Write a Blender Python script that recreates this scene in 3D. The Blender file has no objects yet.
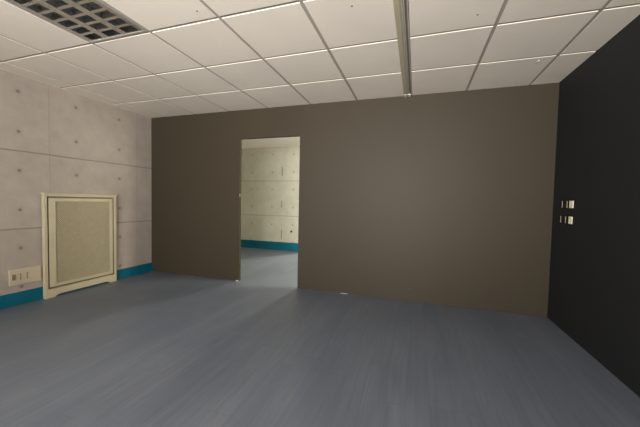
import bpy, bmesh, math, random
from mathutils import Matrix, Vector
random.seed(4)
S = bpy.context.scene
COL = S.collection

# ---------------------------------------------------------------- measurements (metres)
CAM_Z = 1.1573
YB, XL, XR, H = 3.6353, -3.9807, 1.339, 2.4116          # back wall, left wall, right wall, ceiling
YR = -2.9                                               # rear wall, behind the camera
TW = 0.05                                               # partition thickness
DX0, DX1, DZ = -2.382, -1.474, 2.017                    # doorway
FY, FX0, FX1 = 6.33, -4.35, 1.30                        # room beyond the doorway
GX0, GX1, GZ = -2.33, -0.85, 2.15                       # glazed opening in the far wall

# ---------------------------------------------------------------- camera
def camera():
    ya, pi, ro = -0.313, -0.0397, 0.0204
    f = Vector((math.sin(ya)*math.cos(pi), math.cos(ya)*math.cos(pi), math.sin(pi)))
    r = Vector((math.cos(ya), -math.sin(ya), 0)); u = r.cross(f)
    r2 = math.cos(ro)*r + math.sin(ro)*u; u2 = -math.sin(ro)*r + math.cos(ro)*u
    c = bpy.data.cameras.new('camera'); o = bpy.data.objects.new('camera', c); COL.objects.link(o)
    M = Matrix((r2, u2, -f)).transposed().to_4x4(); M.translation = (0, 0, CAM_Z)
    o.matrix_world = M
    c.sensor_width = 36; c.lens = 296.1/640*36; c.clip_start = .02
    S.camera = o
camera()

# ---------------------------------------------------------------- world, daylight, exposure
w = bpy.data.worlds.new('world'); S.world = w; w.use_nodes = True
w.node_tree.nodes['Background'].inputs[0].default_value = (.75, .85, 1, 1)
w.node_tree.nodes['Background'].inputs[1].default_value = .12

def area(name, loc, target, sx, sy, power, col, spread=180):
    l = bpy.data.lights.new(name, 'AREA'); l.shape = 'RECTANGLE'; l.size = sx; l.size_y = sy
    l.energy = power; l.color = col; l.spread = math.radians(spread)
    o = bpy.data.objects.new(name, l); COL.objects.link(o)
    o.location = loc
    o.rotation_euler = (Vector(target)-Vector(loc)).to_track_quat('-Z', 'Y').to_euler()
    return o
# lights added for assumed windows behind the camera, tilted up to brighten the ceiling
area('assumed_rear_daylight', (-1.25, YR-.25, 1.20), (-.95, 1.2, 3.25), 1.3, 1.2, 49, (1.0, .96, .90), 110)
area('assumed_rear_daylight', (.20, YR-.25, 1.20), (-.85, 1.2, 3.25), 1.3, 1.2, 42, (1.0, .96, .90), 110)
# room beyond: daylight assumed at an unseen glazed door, plus an added side fill
area('daylight_glazed_door', (-1.16, 8.1, 1.75), (-2.6, 5.0, .2), .5, 1.0, 60, (1.0, .97, .80))
area('added_side_daylight', (FX1+.25, 5.0, 1.5), (-3, 5.4, 1.2), 1.6, 1.4, 60, (1.0, .96, .76))

vs = S.view_settings
S.display_settings.display_device = 'sRGB'
vs.view_transform = 'Standard'; vs.look = 'None'; vs.gamma = 1; vs.use_curve_mapping = False
vs.exposure = 2.03

# ---------------------------------------------------------------- mesh helpers
def box(bm, x0, x1, y0, y1, z0, z1):
    v = [bm.verts.new((x, y, z)) for x in (x0, x1) for y in (y0, y1) for z in (z0, z1)]
    for f in ((0,1,3,2), (4,6,7,5), (0,4,5,1), (2,3,7,6), (0,2,6,4), (1,5,7,3)):
        bm.faces.new([v[i] for i in f])
def prism(bm, poly, axis, a, b):
    """extrude a polygon given in the two other axes along axis from a to b"""
    def P(p, t):
        return {0: (t, p[0], p[1]), 1: (p[0], t, p[1]), 2: (p[0], p[1], t)}[axis]
    A = [bm.verts.new(P(p, a)) for p in poly]; B = [bm.verts.new(P(p, b)) for p in poly]
    bm.faces.new(A); bm.faces.new(B[::-1])
    n = len(poly)
    for i in range(n):
        bm.faces.new((A[i], A[(i+1) % n], B[(i+1) % n], B[i]))
def cyl(bm, c, axis, r, length, n=16, r2=None):
    r2 = r if r2 is None else r2
    rot = {0: Matrix.Rotation(math.pi/2, 4, 'Y'), 1: Matrix.Rotation(-math.pi/2, 4, 'X'), 2: Matrix.Identity(4)}[axis]
    bmesh.ops.create_cone(bm, cap_ends=True, segments=n, radius1=r, radius2=r2, depth=length,
                          matrix=Matrix.Translation(c) @ rot)
def build(name, bm, mat, parent=None, bevel=0, smooth=False):
    bmesh.ops.recalc_face_normals(bm, faces=bm.faces)
    me = bpy.data.meshes.new(name); bm.to_mesh(me); bm.free()
    if smooth:
        for p in me.polygons: p.use_smooth = True
    me.materials.append(mat)
    o = bpy.data.objects.new(name, me); COL.objects.link(o)
    if parent: 
        o.parent = parent
    if bevel:
        m = o.modifiers.new('bevel', 'BEVEL'); m.width = bevel; m.segments = 2; m.limit_method = 'ANGLE'
    return o
def boxes(name, lst, mat, parent=None, bevel=0):
    bm = bmesh.new()
    for b in lst: box(bm, *b)
    return build(name, bm, mat, parent, bevel)
def thing(name, label, cat, loc, group=None):
    o = bpy.data.objects.new(name, None); COL.objects.link(o); o.location = loc
    o.empty_display_size = .05
    return tag(o, label, cat, group)
def tag(o, label, cat, group=None):
    o['label'] = label; o['category'] = cat
    if group: o['group'] = group
    return o
def struct(name, lst, mat, parent=None, bevel=0):
    o = boxes(name, lst, mat, parent, bevel)
    if not parent: o['kind'] = 'structure'
    return o

# ---------------------------------------------------------------- materials
class NT:
    def __init__(s, name):
        s.m = bpy.data.materials.new(name); s.m.use_nodes = True
        s.t = s.m.node_tree; s.b = s.t.nodes['Principled BSDF']
    def n(s, typ, **kw):
        nd = s.t.nodes.new(typ)
        for k, v in kw.items(): setattr(nd, k, v)
        return nd
    def put(s, sock, v):
        if hasattr(v, 'is_output') or isinstance(v, bpy.types.NodeSocket): s.t.links.new(v, sock)
        else: sock.default_value = v
    def math(s, op, a, b=0.0, c=None):
        nd = s.n('ShaderNodeMath', operation=op)
        s.put(nd.inputs[0], a); s.put(nd.inputs[1], b)
        if c is not None: s.put(nd.inputs[2], c)
        return nd.outputs[0]
    def pos(s):
        g = s.n('ShaderNodeNewGeometry'); x = s.n('ShaderNodeSeparateXYZ')
        s.t.links.new(g.outputs['Position'], x.inputs[0]); return g.outputs['Position'], x.outputs
    def noise(s, vec, scale, detail=3, rough=.5, stretch=None):
        if stretch:
            mp = s.n('ShaderNodeMapping'); mp.inputs['Scale'].default_value = stretch
            s.t.links.new(vec, mp.inputs['Vector']); vec = mp.outputs[0]
        nd = s.n('ShaderNodeTexNoise'); s.t.links.new(vec, nd.inputs['Vector'])
        nd.inputs['Scale'].default_value = scale; nd.inputs['Detail'].default_value = detail
        nd.inputs['Roughness'].default_value = rough
        return nd.outputs[0]
    def mix(s, f, a, b):
        nd = s.n('ShaderNodeMix', data_type='RGBA')
        s.put(nd.inputs['Factor'], f)
        for sock, v in ((nd.inputs[6], a), (nd.inputs[7], b)):
            if isinstance(v, tuple): sock.default_value = (*v, 1)
            else: s.t.links.new(v, sock)
        return nd.outputs[2]
    def ramp(s, v, lo, hi):
        nd = s.n('ShaderNodeMapRange'); s.put(nd.inputs[0], v)
        nd.inputs[1].default_value = lo; nd.inputs[2].default_value = hi
        return nd.outputs[0]
    def bump(s, h, strength, dist=.002):
        nd = s.n('ShaderNodeBump'); s.t.links.new(h, nd.inputs['Height'])
        nd.inputs['Strength'].default_value = strength; nd.inputs['Distance'].default_value = dist
        s.t.links.new(nd.outputs[0], s.b.inputs['Normal'])
    def fin(s, col, rough=.6, metal=0, spec=.5):
        if isinstance(col, tuple): s.b.inputs['Base Color'].default_value = (*col, 1)
        else: s.t.links.new(col, s.b.inputs['Base Color'])
        s.put(s.b.inputs['Roughness'], rough)
        s.b.inputs['Metallic'].default_value = metal
        s.b.inputs['Specular IOR Level'].default_value = spec
        return s.m

def plain(name, col, rough=.6, metal=0, spec=.5, var=.08, scale=8):
    n = NT(name); p, _ = n.pos()
    f = n.noise(p, scale, 4)
    c = n.mix(n.ramp(f, .3, .7), tuple(v*(1-var) for v in col), tuple(v*(1+var) for v in col))
    return n.fin(c, rough, metal, spec)

def concrete(name, axis, base, hole0, pitch, seam0, slots=None):
    """board-marked concrete panels: horizontal seams, vertical joints and tie holes.
    axis: the horizontal world axis of the wall"""
    n = NT(name); p, c = n.pos()
    h, z = c[axis], c[2]
    big = n.noise(p, 1.6, 5, .6); mid = n.noise(p, 7, 5, .62); fine = n.noise(p, 45, 3, .6)
    v = n.math('ADD', n.math('MULTIPLY', big, .5), n.math('ADD', n.math('MULTIPLY', mid, .35), n.math('MULTIPLY', fine, .15)))
    v = n.ramp(v, .36, .64)
    col = n.mix(v, tuple(x*.86 for x in base), tuple(x*1.10 for x in base))
    # every panel has a slightly different tone
    pi = n.math('FLOOR', n.math('DIVIDE', n.math('SUBTRACT', h, seam0), 2*pitch))
    pz = n.math('FLOOR', n.math('DIVIDE', n.math('ADD', z, .02), .82))
    cb = n.n('ShaderNodeCombineXYZ'); n.put(cb.inputs[0], pi); n.put(cb.inputs[1], pz)
    wn = n.n('ShaderNodeTexWhiteNoise', noise_dimensions='3D'); n.t.links.new(cb.outputs[0], wn.inputs[0])
    tone = n.ramp(wn.outputs[0], -3.0, 3.5)
    hs = n.n('ShaderNodeHueSaturation'); n.t.links.new(col, hs.inputs['Color'])
    n.put(hs.inputs['Value'], n.math('ADD', n.math('MULTIPLY', tone, .45), .76)); col = hs.outputs[0]
    def near(val, at, period, width):       # 1 close to at + k*period
        m = n.math('PINGPONG', n.math('SUBTRACT', val, at), period/2)
        mr = n.n('ShaderNodeMapRange', interpolation_type='SMOOTHSTEP'); n.put(mr.inputs[0], m)
        mr.inputs[1].default_value = width*.35; mr.inputs[2].default_value = width
        mr.inputs[3].default_value = 1; mr.inputs[4].default_value = 0
        return mr.outputs[0]
    wob = n.math('MULTIPLY', n.math('SUBTRACT', n.noise(p, 3, 2), .5), .012)
    zs = n.math('ADD', z, wob)
    hseam = near(zs, .805, .82, .011)
    vseam = near(h, seam0, 2*pitch, .008)
    vthin = near(h, seam0+.17, 2*pitch, .006)
    col = n.mix(n.math('MULTIPLY', hseam, n.math('ADD', .35, n.math('MULTIPLY', mid, .5))), col, tuple(x*.40 for x in base))
    col = n.mix(n.math('MULTIPLY', vseam, .24), col, tuple(x*.45 for x in base))
    col = n.mix(n.math('MULTIPLY', vthin, .05), col, tuple(x*.45 for x in base))
    # tie holes
    dh = n.math('PINGPONG', n.math('SUBTRACT', h, hole0), pitch/2)
    zz = n.math('SUBTRACT', z, .395)                      # panel centre
    k = n.math('MULTIPLY', n.math('ROUND', n.math('DIVIDE', zz, .82)), .82)
    zl = n.math('ABSOLUTE', n.math('SUBTRACT', n.math('ABSOLUTE', n.math('SUBTRACT', zz, k)), .207))
    d = n.math('SQRT', n.math('ADD', n.math('MULTIPLY', dh, dh), n.math('MULTIPLY', zl, zl)))
    def step(lo, hi, v=d):
        mr = n.n('ShaderNodeMapRange', interpolation_type='SMOOTHSTEP'); n.put(mr.inputs[0], v)
        mr.inputs[1].default_value = lo; mr.inputs[2].default_value = hi
        mr.inputs[3].default_value = 1; mr.inputs[4].default_value = 0
        return mr.outputs[0]
    col = n.mix(n.math('MULTIPLY', step(.014, .055), .13), col, tuple(x*.4 for x in base))
    col = n.mix(n.math('MULTIPLY', step(.008, .024), .58), col, tuple(x*.22 for x in base))
    n.bump(n.math('SUBTRACT', n.math('MULTIPLY', mid, .3), n.math('ADD', hseam, step(.010, .020))), .25, .003)
    return n.fin(col, .75, 0, .2)

M = {}
M['concrete'] = concrete('printed_concrete', 1, (.395, .345, .300), 2.000, .553, 2.271)
M['concrete_far'] = concrete('printed_concrete_far', 0, (.52, .505, .43), -3.790, .541, -3.520)
def wallpaint(name, col, rough=.5, spec=.3):
    n = NT(name); p, c = n.pos()
    a = n.noise(p, 1.3, 3, .5, (1, 1, .35)); r = n.noise(p, 260, 2, .6)
    f = n.ramp(n.math('ADD', n.math('MULTIPLY', a, .8), n.math('MULTIPLY', r, .2)), .3, .7)
    c = n.mix(f, tuple(v*.93 for v in col), tuple(v*1.07 for v in col))
    n.bump(r, .12, .001)
    return n.fin(c, rough, 0, spec)
M['brown'] = wallpaint('dark_brown_paint', (.0440, .0355, .0235), .52, .18)
M['jamb_shade'] = plain('jamb_shade_colour', (.030, .027, .013), .8, 0, .1, var=.2, scale=20)  # shade of the doorway edge, put into the colour
M['black'] = wallpaint('black_paint', (.0172, .0183, .0203), .6, .25)
M['blue'] = plain('petrol_blue_paint', (.0003, .105, .160), .6, 0, .25, var=.12, scale=5)
M['white'] = plain('white_paint', (.72, .69, .64), .6, var=.03)
def tile():
    n = NT('ceiling_tile'); p, _ = n.pos()
    a = n.noise(p, 220, 3, .7); b = n.noise(p, 2.2, 3)
    c = n.mix(n.ramp(b, .3, .7), (.74, .678, .600), (.79, .723, .635))
    c = n.mix(n.math('MULTIPLY', n.ramp(a, .62, .75), .18), c, (.42, .38, .33))
    n.bump(a, .25, .001)
    return n.fin(c, .85, 0, .15)
M['tile'] = tile()
M['grid'] = plain('grid_bar_paint', (.36, .32, .275), .55, var=.03)
M['rail_a'] = plain('rail_ivory', (.43, .385, .27), .45, var=.04)
M['rail_b'] = plain('rail_inner_grey', (.17, .15, .13), .5, var=.05)
M['rail_c'] = plain('rail_warm_grey', (.40, .36, .31), .55, var=.04)
M['cream'] = plain('cream_lacquer', (.48, .42, .29), .42, var=.05, scale=6)
M['lattice'] = plain('cream_lattice', (.43, .37, .245), .5, var=.05, scale=20)
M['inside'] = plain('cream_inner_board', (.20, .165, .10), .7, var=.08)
M['ivory'] = plain('ivory_plastic', (.50, .43, .32), .35, var=.03)
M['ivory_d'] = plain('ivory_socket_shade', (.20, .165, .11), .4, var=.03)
M['slot'] = plain('socket_dark_slot', (.03, .025, .02), .5, var=.1)
M['alu'] = plain('bright_aluminium', (.70, .70, .70), .22, 1, var=.03, scale=30)
M['alu_matt'] = plain('satin_aluminium', (.62, .60, .57), .38, .75, var=.04, scale=30)
M['housing'] = plain('lamp_housing', (.40, .39, .37), .5, var=.1)
M['tube'] = plain('unlit_tube_glass', (.55, .55, .52), .25, var=.03)
M['blackplastic'] = plain('black_switch_plastic', (.018, .016, .012), .7, 0, .15, var=.1)
M['rocker_dim'] = plain('olive_grey_rocker', (.20, .17, .09), .35, var=.1)
M['rocker_bright'] = plain('pale_rocker', (.95, .88, .70), .3, var=.02)
M['plaster'] = plain('plaster_white', (.60, .57, .50), .8, var=.1, scale=60)
M['steel'] = plain('dull_steel', (.20, .19, .12), .6, .3, var=.08, scale=60)
M['frame'] = plain('window_frame_paint', (.6, .58, .55), .4, var=.03)
def glass():
    n = NT('window_glass')
    tr = n.n('ShaderNodeBsdfTransparent'); gl = n.n('ShaderNodeBsdfGlossy'); gl.inputs['Roughness'].default_value = .02
    mx = n.n('ShaderNodeMixShader'); mx.inputs[0].default_value = .06
    n.t.links.new(tr.outputs[0], mx.inputs[1]); n.t.links.new(gl.outputs[0], mx.inputs[2])
    n.t.links.new(mx.outputs[0], n.t.nodes['Material Output'].inputs[0]); return n.m
M['glass'] = glass()

def floor_mat():
    n = NT('blue_grey_laminate'); p, c = n.pos()
    W, L = .128, 1.25
    xi = n.math('DIVIDE', n.math('ADD', c[0], 10), W)
    row = n.math('FLOOR', xi)
    wn = n.n('ShaderNodeTexWhiteNoise', noise_dimensions='1D'); n.t.links.new(row, wn.inputs['W'])
    yi = n.math('ADD', n.math('DIVIDE', n.math('ADD', c[1], 10), L), n.math('MULTIPLY', wn.outputs[0], 3.7))
    pl = n.math('FLOOR', yi)
    cb = n.n('ShaderNodeCombineXYZ'); n.put(cb.inputs[0], row); n.put(cb.inputs[1], pl)
    w2 = n.n('ShaderNodeTexWhiteNoise', noise_dimensions='3D'); n.t.links.new(cb.outputs[0], w2.inputs[0])
    off = n.n('ShaderNodeVectorMath', operation='MULTIPLY_ADD')
    n.t.links.new(w2.outputs['Color'], off.inputs[0]); off.inputs[1].default_value = (9, 9, 0); n.t.links.new(p, off.inputs[2])
    g1 = n.noise(off.outputs[0], 1, 6, .62, (26, 1.1, 1)); g2 = n.noise(off.outputs[0], 1, 5, .6, (110, 4, 1))
    g3 = n.noise(p, 1, 4, .55, (3.2, 1.1, 1))
    f = n.math('ADD', n.math('MULTIPLY', g1, .45), n.math('ADD', n.math('MULTIPLY', g2, .20), n.math('MULTIPLY', g3, .35)))
    f = n.ramp(f, .34, .66)
    col = n.mix(f, (.094, .113, .150), (.178, .197, .235))
    col = n.mix(n.math('MULTIPLY', w2.outputs[0], .34), col, (.088, .112, .160))
    ex = n.math('PINGPONG', xi, .5); ey = n.math('PINGPONG', yi, .5)
    s1 = n.math('LESS_THAN', ex, .010); s2 = n.math('LESS_THAN', ey, .0016)
    sm = n.math('MAXIMUM', s1, s2)
    col = n.mix(n.math('MULTIPLY', sm, .35), col, (.07, .075, .085))
    n.bump(n.math('SUBTRACT', n.math('MULTIPLY', g2, .4), sm), .10, .001)
    return n.fin(col, n.math('ADD', .34, n.math('MULTIPLY', g1, .2)), 0, .42)
M['floor'] = floor_mat()

# ---------------------------------------------------------------- the setting
struct('floor', [(FX0-.1, max(XR, FX1)+.1, YR-.1, FY+.1, -.1, 0)], M['floor'])
struct('wall_left', [(XL-.1, XL, YR-.1, YB, 0, H+.06)], M['concrete'])
struct('wall_right', [(XR, XR+.1, YR-.1, YB, 0, H+.06)], M['black'])
wb = struct('wall_back', [(FX0-.1, DX0, YB, YB+TW, 0, H+.06), (DX1, XR+.1, YB, YB+TW, 0, H+.06),
                          (DX0, DX1, YB, YB+TW, DZ, H+.06)], M['brown'])
boxes('jamb_shade_strips', [(DX0, DX0+.002, YB+.001, YB+TW, 0, DZ), (DX0+.002, DX1, YB+.001, YB+TW, DZ-.002, DZ)], M['jamb_shade'], wb)  # thin strips added to keep the jamb dark, shade held in their colour
# rear wall behind the camera, its two unseen windows assumed for the light
RW = [(-1.98, -.57), (-.45, .90)]; RZ0, RZ1 = .55, 2.20
struct('wall_rear', [(XL, RW[0][0], YR-.1, YR, 0, H+.06), (RW[0][1], RW[1][0], YR-.1, YR, 0, H+.06),
                     (RW[1][1], XR, YR-.1, YR, 0, H+.06)] +
       [(a, b_, YR-.1, YR, 0, RZ0) for a, b_ in RW] + [(a, b_, YR-.1, YR, RZ1, H+.06) for a, b_ in RW], M['white'])
def window(name, a, b_, z0, z1, plane, axis, bars=1):
    def B(h0, h1, q0, q1, zz0, zz1):
        return (h0, h1, q0, q1, zz0, zz1) if axis == 0 else (q0, q1, h0, h1, zz0, zz1)
    fr = [B(a, a+.05, plane, plane+.06, z0, z1), B(b_-.05, b_, plane, plane+.06, z0, z1),
          B(a+.05, b_-.05, plane, plane+.06, z0, z0+.05), B(a+.05, b_-.05, plane, plane+.06, z1-.05, z1)]
    for i in range(bars):
        m = a+(b_-a)*(i+1)/(bars+1); fr.append(B(m-.02, m+.02, plane, plane+.06, z0+.05, z1-.05))
    g = struct(name, [B(a+.03, b_-.03, plane+.027, plane+.033, z0+.03, z1-.03)], M['glass'])
    boxes('window_frame', fr, M['frame'], g)
for i, (a, b_) in enumerate(RW): window('window_%d' % (i+1), a, b_, RZ0, RZ1, YR-.08, 0)

# the room beyond the doorway
struct('wall_far', [(FX0-.1, GX0, FY, FY+.1, 0, H+.06), (GX1, FX1+.1, FY, FY+.1, 0, H+.06),
                    (GX0, GX1, FY, FY+.1, GZ, H+.06)], M['concrete_far'])
window('window_3', GX0, GX1, .0, GZ, FY+.03, 0, 1)
struct('wall_far_left', [(FX0-.1, FX0, YB+TW, FY, 0, H+.06)], M['concrete'])
struct('wall_far_right', [(FX1, FX1+.1, YB+TW, 4.1, 0, H+.06), (FX1, FX1+.1, 5.9, FY, 0, H+.06),
                          (FX1, FX1+.1, 4.1, 5.9, 0, .7), (FX1, FX1+.1, 4.1, 5.9, 2.2, H+.06)], M['white'])
window('window_4', 4.1, 5.9, .7, 2.2, FX1+.02, 1)  # unseen window, added to light the far room
struct('ceiling_far', [(FX0-.1, FX1+.1, YB+TW, FY+.1, H+.0005, H+.06)], M['tile'])

# ceiling: tegular tiles over an exposed grid
XS = [-3.727, -3.143, -2.565, -1.954, -1.334, -.729, -.128, .488, 1.083]
YS = [2.980, 2.380, 1.771] + [1.771-.605*k for k in range(1, 8)]
xs = [XL] + XS + [XR]; ys = [YR] + sorted(y for y in YS if y > YR+.05) + [YB]
LX0, LX1, LY1, LY0 = -2.565, -1.954, 1.771, .561     # the louvred lamp takes two fields
bm = bmesh.new(); g = .0125
for i in range(len(xs)-1):
    for j in range(len(ys)-1):
        x0, x1, y0, y1 = xs[i], xs[i+1], ys[j], ys[j+1]
        if x0 >= LX0-.01 and x1 <= LX1+.01 and y0 >= LY0-.01 and y1 <= LY1+.01: continue
        a0 = x0+(g if i else .0); a1 = x1-(g if i < len(xs)-2 else .0)
        b0 = y0+(g if j else .0); b1 = y1-(g if j < len(ys)-2 else .0)
        if xs[i] == -.128: a0 = x0+.045
        if xs[i+1] == -.128: a1 = x1-.045
        box(bm, a0, a1, b0, b1, H, H+.02)
ceil = build('ceiling', bm, M['tile'], bevel=.0015); ceil['kind'] = 'structure'
gb = []
for x in XS:
    if x == -.128: gb.append((x-.06, x+.06, YR, YB, H+.012, H+.03))
    elif x in (LX0, LX1): gb += [(x-.012, x+.012, YR, YB, H+.0042, H+.03)]
    else: gb.append((x-.012, x+.012, YR, YB, H+.0042, H+.03))
for y in ys[1:-1]: 
    if LY0+.01 < y < LY1-.01:
        gb += [(XL, LX0, y-.012, y+.012, H+.0044, H+.03), (LX1, XR, y-.012, y+.012, H+.0044, H+.03)]
    else: gb.append((XL, XR, y-.012, y+.012, H+.0044, H+.03))
boxes('ceiling_grid', gb, M['grid'], ceil)
boxes('ceiling_slab', [(XL-.1, XR+.1, YR-.1, YB, H+.16, H+.2)], M['white'], ceil)
boxes('wall_angle', [(XL, XL+.022, YR, YB, H-.0015, H-.0002)], M['tile'], ceil)

# blue skirting
struct('baseboard_left', [(XL, XL+.014, YR, YB, 0, .138)], M['blue'], bevel=.003)
struct('baseboard_far', [(FX0, GX0, FY-.014, FY, 0, .190)], M['blue'], bevel=.003)

# dark slots along one joint of the far wall
bm = bmesh.new()
for z0, z1 in ((1.745, 1.94), (1.0, 1.17), (.26, .48)):
    box(bm, -3.000, -2.989, FY-.003, FY+.001, z0, z1)
build('joint_gap', bm, M['slot'], bpy.data.objects['wall_far'])

# ---------------------------------------------------------------- busbar rail in the ceiling
RXc = -.130
r = thing('ceiling_rail', 'long narrow ivory double rail set along the white tiled ceiling', 'rail', (RXc, 0, H))
def prof(name, x0, x1, z0, z1, mat, bev=0, y0=YR+.02, y1=YB-.004):
    return boxes(name, [(x0, x1, y0, y1, z0, z1)], mat, r, bev)
prof('rail_body', -.044, -.006, -.014, .010, M['rail_a'], .002)
prof('rail_web', -.006, .010, -.009, .010, M['rail_c'], .001)
prof('rail_lip', .012, .021, -.010, .010, M['rail_c'], .001)
prof('channel', .021, .034, -.002, .010, M['rail_b'])
prof('channel', .010, .012, -.004, .010, M['rail_b'])
prof('rail_lip', .034, .044, -.003, .010, M['rail_c'], .001)
e = boxes('end_cap', [(-.040, -.014, YB-.085, YB-.006, -.020, -.014), (-.002, .034, YB-.085, YB-.006, -.020, -.011)], M['plaster'], r, .001)

# ---------------------------------------------------------------- louvred ceiling lamp
cx, cy = (LX0+LX1)/2, (LY0+LY1)/2
lamp = thing('louvre_ceiling_light', 'recessed ceiling light with unlit tubes and mirrored louvre cells', 'ceiling light', (cx, cy, H))
hw, hl = (LX1-LX0)/2-.010, (LY1-LY0)/2-.010
boxes('frame', [(-hw, -hw+.018, -hl, hl, -.003, .02), (hw-.018, hw, -hl, hl, -.003, .02),
                (-hw+.018, hw-.018, -hl, -hl+.018, -.003, .02), (-hw+.018, hw-.018, hl-.018, hl, -.003, .02)], M['alu_matt'], lamp, .002)
boxes('housing', [(-hw, hw, -hl, hl, .125, .13), (-hw, -hw+.004, -hl, hl, .02, .125), (hw-.004, hw, -hl, hl, .02, .125),
                  (-hw+.004, hw-.004, -hl, -hl+.004, .02, .125), (-hw+.004, hw-.004, hl-.004, hl, .02, .125)], M['housing'], lamp)
ix, iy = hw-.018, hl-.018
N = 3; tw = 2*ix/N
def wedge(bot, top, hgt, c):      # parabolic reflector section, wide at the bottom
    L, Rr = [], []
    for k in range(6):
        t = k/5; wd = top+(bot-top)*(1-t)**2
        L.append((c-wd/2, t*hgt)); Rr.append((c+wd/2, t*hgt))
    return L + Rr[::-1]
for k in range(N+1):
    bm = bmesh.new(); c = -ix+tw*k
    pts = wedge(.058, .005, .060, c)
    pts = [(min(max(x, -ix), ix), z) for x, z in pts]
    prism(bm, pts, 1, -iy, iy)
    build('side_reflector', bm, M['alu'], lamp)
ncell = 13; pc = 2*iy/ncell
for t in range(N):
    x0, x1 = -ix+tw*t+.004, -ix+tw*(t+1)-.004
    for k in range(ncell+1):
        bm = bmesh.new(); c = -iy+pc*k
        pts = [(min(max(y, -iy), iy), z+.0006) for y, z in wedge(.024, .003, .048, c)]
        prism(bm, pts, 0, x0, x1)
        build('cross_blade', bm, M['alu'], lamp)
for t in range(N):
    bm = bmesh.new(); cyl(bm, (-ix+tw*(t+.5), 0, .088), 1, .013, 2*iy-.02, 20)
    build('fluorescent_tube', bm, M['tube'], lamp, smooth=True)

# ---------------------------------------------------------------- radiator cover
y0, y1, HT, D = 2.180, 3.012, 1.190, .056
rc = thing('radiator_cover', 'cream wooden radiator cover with lattice door against the concrete wall', 'radiator cover', (XL, y0, 0))
Wd = y1-y0
T0, T1 = D-.018, D       # thickness range of the front boards
st = .030                # stile
bx = .0145               # it is scribed round the skirting
boxes('side_panel', [(bx, T0, 0, .016, 0, HT-.012)], M['cream'], rc, .001)
boxes('side_panel', [(bx, T0, Wd-.016, Wd, 0, HT-.012)], M['cream'], rc, .001)
boxes('top_board', [(0.001, D+.008, -.006, Wd+.006, HT-.012, HT+.004)], M['cream'], rc, .003)
# face frame with a stepped foot cut-out
bm = bmesh.new()
box(bm, T0, T1, 0, st, .10, HT-.012)
box(bm, T0, T1, Wd-st, Wd, .10, HT-.012)
box(bm, T0, T1, st, Wd-st, HT-.034, HT-.012)
plinth = [(0, 0), (.095, 0), (.112, .016), (.150, .026), (Wd-.150, .026), (Wd-.112, .016), (Wd-.095, 0), (Wd, 0), (Wd, .10), (0, .10)]
prism(bm, plinth, 0, T0, T1)
build('face_frame', bm, M['cream'], rc, .0015)
# door set back in the frame with an open gap around
gp = .018
d0, d1, dz0, dz1 = st+gp, Wd-st-gp, .10+gp+.003, HT-.034-gp
sw = .058
dr = boxes('door', [(T0+.002, T1-.002, d0, d0+sw, dz0, dz1), (T0+.002, T1-.002, d1-sw*.75, d1, dz0, dz1),
                    (T0+.002, T1-.002, d0+sw, d1-sw*.75, dz0, dz0+.030), (T0+.002, T1-.002, d0+sw, d1-sw*.75, dz1-.034, dz1)], M['cream'], rc, .003)
l0, l1, m0, m1 = d0+sw-.002, d1-sw*.75+.002, dz0+.028, dz1-.032
def clipline(c, s):
    """segment of z = m0 + s*(y-l0) + c inside the opening"""
    P = []
    ya, yb = l0, l1
    def z(y): return m0 + s*(y-l0) + c
    lo, hi = ya, yb
    for lim in (m0, m1):
        yy = l0 + (lim-m0-c)/s
        if s > 0:
            if lim == m0: lo = max(lo, yy)
            else: hi = min(hi, yy)
        else:
            if lim == m0: hi = min(hi, yy)
            else: lo = max(lo, yy)
    return (lo, z(lo), hi, z(hi)) if hi-lo > .004 else None
bm = bmesh.new(); step = .0235; hwid = .0075
for s, xa in ((1, T0+.004), (-1, T0+.0075)):
    c = -(l1-l0) if s > 0 else 0
    end = (m1-m0) if s > 0 else (m1-m0)+(l1-l0)
    while c < end:
        q = clipline(c, s)
        if q:
            dy, dz_ = q[2]-q[0], q[3]-q[1]; L = math.hypot(dy, dz_); ny, nz = -dz_/L*hwid/2, dy/L*hwid/2
            prism(bm, [(q[0]-ny, q[1]-nz), (q[2]-ny, q[3]-nz), (q[2]+ny, q[3]+nz), (q[0]+ny, q[1]+nz)], 0, xa, xa+.0035)
        c += step
build('lattice', bm, M['lattice'], dr)
# slim bead round the lattice
boxes('bead', [(T1-.004, T1+.001, l0, l0+.007, m0, m1), (T1-.004, T1+.001, l1-.007, l1, m0, m1),
               (T1-.004, T1+.001, l0+.007, l1-.007, m0, m0+.007), (T1-.004, T1+.001, l0+.007, l1-.007, m1-.007, m1)], M['cream'], dr, .001)
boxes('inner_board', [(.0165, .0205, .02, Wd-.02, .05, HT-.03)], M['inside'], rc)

# ---------------------------------------------------------------- socket box beside it
oy0, oy1, oz0, oz1 = 1.893, 2.172, .217, .384
so = thing('socket_box', 'ivory wall socket box with three modules above the blue skirting', 'wall socket', (XL, (oy0+oy1)/2, oz0))
ow, oh = (oy1-oy0)/2, oz1-oz0
boxes('box_body', [(.0005, .016, -ow, ow, 0, oh)], M['ivory'], so, .004)
for k, yy in enumerate((-.105, -.049, .007)):
    m = boxes('socket_module', [(.016, .0195, yy-.022, yy+.022, .045, .125)], M['ivory'], so, .002)
    if k == 0:
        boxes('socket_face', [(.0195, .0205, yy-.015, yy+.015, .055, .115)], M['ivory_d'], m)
    else:
        boxes('socket_slot', [(.0195, .0203, yy-.006, yy+.006, .052, .072), (.0195, .0203, yy-.006, yy+.006, .078, .094),
                              (.0195, .0203, yy-.006, yy+.006, .100, .118)], M['ivory_d'], m)
boxes('blank_cover', [(.016, .0185, .036, .120, .040, .130)], M['ivory'], so, .002)
boxes('cover_edge', [(.016, .0175, .1305, .1335, .012, oh-.012)], M['ivory_d'], so)

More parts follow.
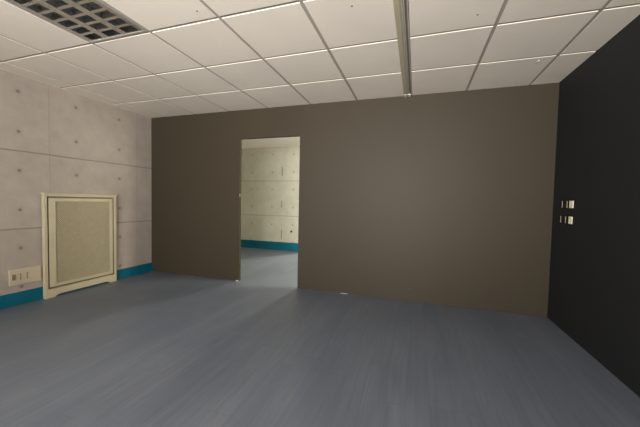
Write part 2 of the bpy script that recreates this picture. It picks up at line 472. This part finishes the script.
# ---------------------------------------------------------------- two switch plates on the black wall
def switches(z0, label, dims):
    t = thing('switch_plate', label, 'wall switch', (XR, 3.325, z0), 'switch plates on the black wall')
    boxes('plate', [(-.006, -.0005, -.135, .135, 0, .086)], M['blackplastic'], t, .003)
    for yy, wd, mat in dims:
        boxes('rocker', [(-.0105, -.006, yy-wd/2, yy+wd/2, .010, .076)], M[mat], t, .002)
    return t
switches(1.136, 'upper black switch plate with one pale rocker on the black wall',
         [(-.087, .070, 'rocker_bright'), (-.004, .014, 'rocker_dim'), (.040, .030, 'blackplastic'), (.092, .016, 'rocker_dim')])
switches(.993, 'lower black switch plate with one pale rocker on the black wall',
         [(-.084, .066, 'rocker_bright'), (.010, .014, 'rocker_dim'), (.050, .030, 'blackplastic'), (.106, .016, 'rocker_dim')])

# ---------------------------------------------------------------- small marks
bm = bmesh.new(); cyl(bm, (0, -.0035, 0), 1, .014, .006, 16)
o = build('wall_plug', bm, M['slot']); o.location = (-.037, YB, .147)
tag(o, 'tiny round dark plug low on the brown wall', 'wall plug')
o = boxes('strike_plate', [(DX0+.002, DX0+.0035, YB+.006, YB+.024, 1.205, 1.25)], M['steel'], wb)
bm = bmesh.new(); cyl(bm, (0, -.004, 0), 1, .026, .007, 16)
o = build('wall_plug', bm, M['slot']); o.location = (-2.741, FY, .452)
tag(o, 'dark round plug on the concrete wall seen through the doorway', 'wall plug')
def chip(x, y, sx, sy, sz, label):
    bm = bmesh.new()
    bmesh.ops.create_icosphere(bm, subdivisions=2, radius=.5)
    for v in bm.verts:
        v.co *= 1+random.uniform(-.12, .12); v.co.x *= sx; v.co.y *= sy; v.co.z = v.co.z*sz
    zm = min(v.co.z for v in bm.verts)
    for v in bm.verts: v.co.z -= zm
    o = build('plaster_chip', bm, M['plaster']); o.location = (x, y, 0)
    tag(o, label, 'plaster chip')
chip(-.835, YB-.012, .10, .014, .008, 'thin pale plaster sliver at the foot of the brown wall')
chip(DX0-.012, YB-.013, .045, .02, .014, 'pale plaster chip at the foot of the doorway left edge')
# small fixings in the ceiling tiles
bm = bmesh.new()
for x, y in ((.346, 2.219), (-.431, 1.904), (-1.43, 1.667)):
    cyl(bm, (x, y, H-.001), 2, .006, .002, 12)
build('tile_pin', bm, M['rail_b'], ceil)
o = boxes('grid_clip', [(.960, .972, 3.045, 3.090, H-.006, H-.0002)], M['white'], ceil, .001)
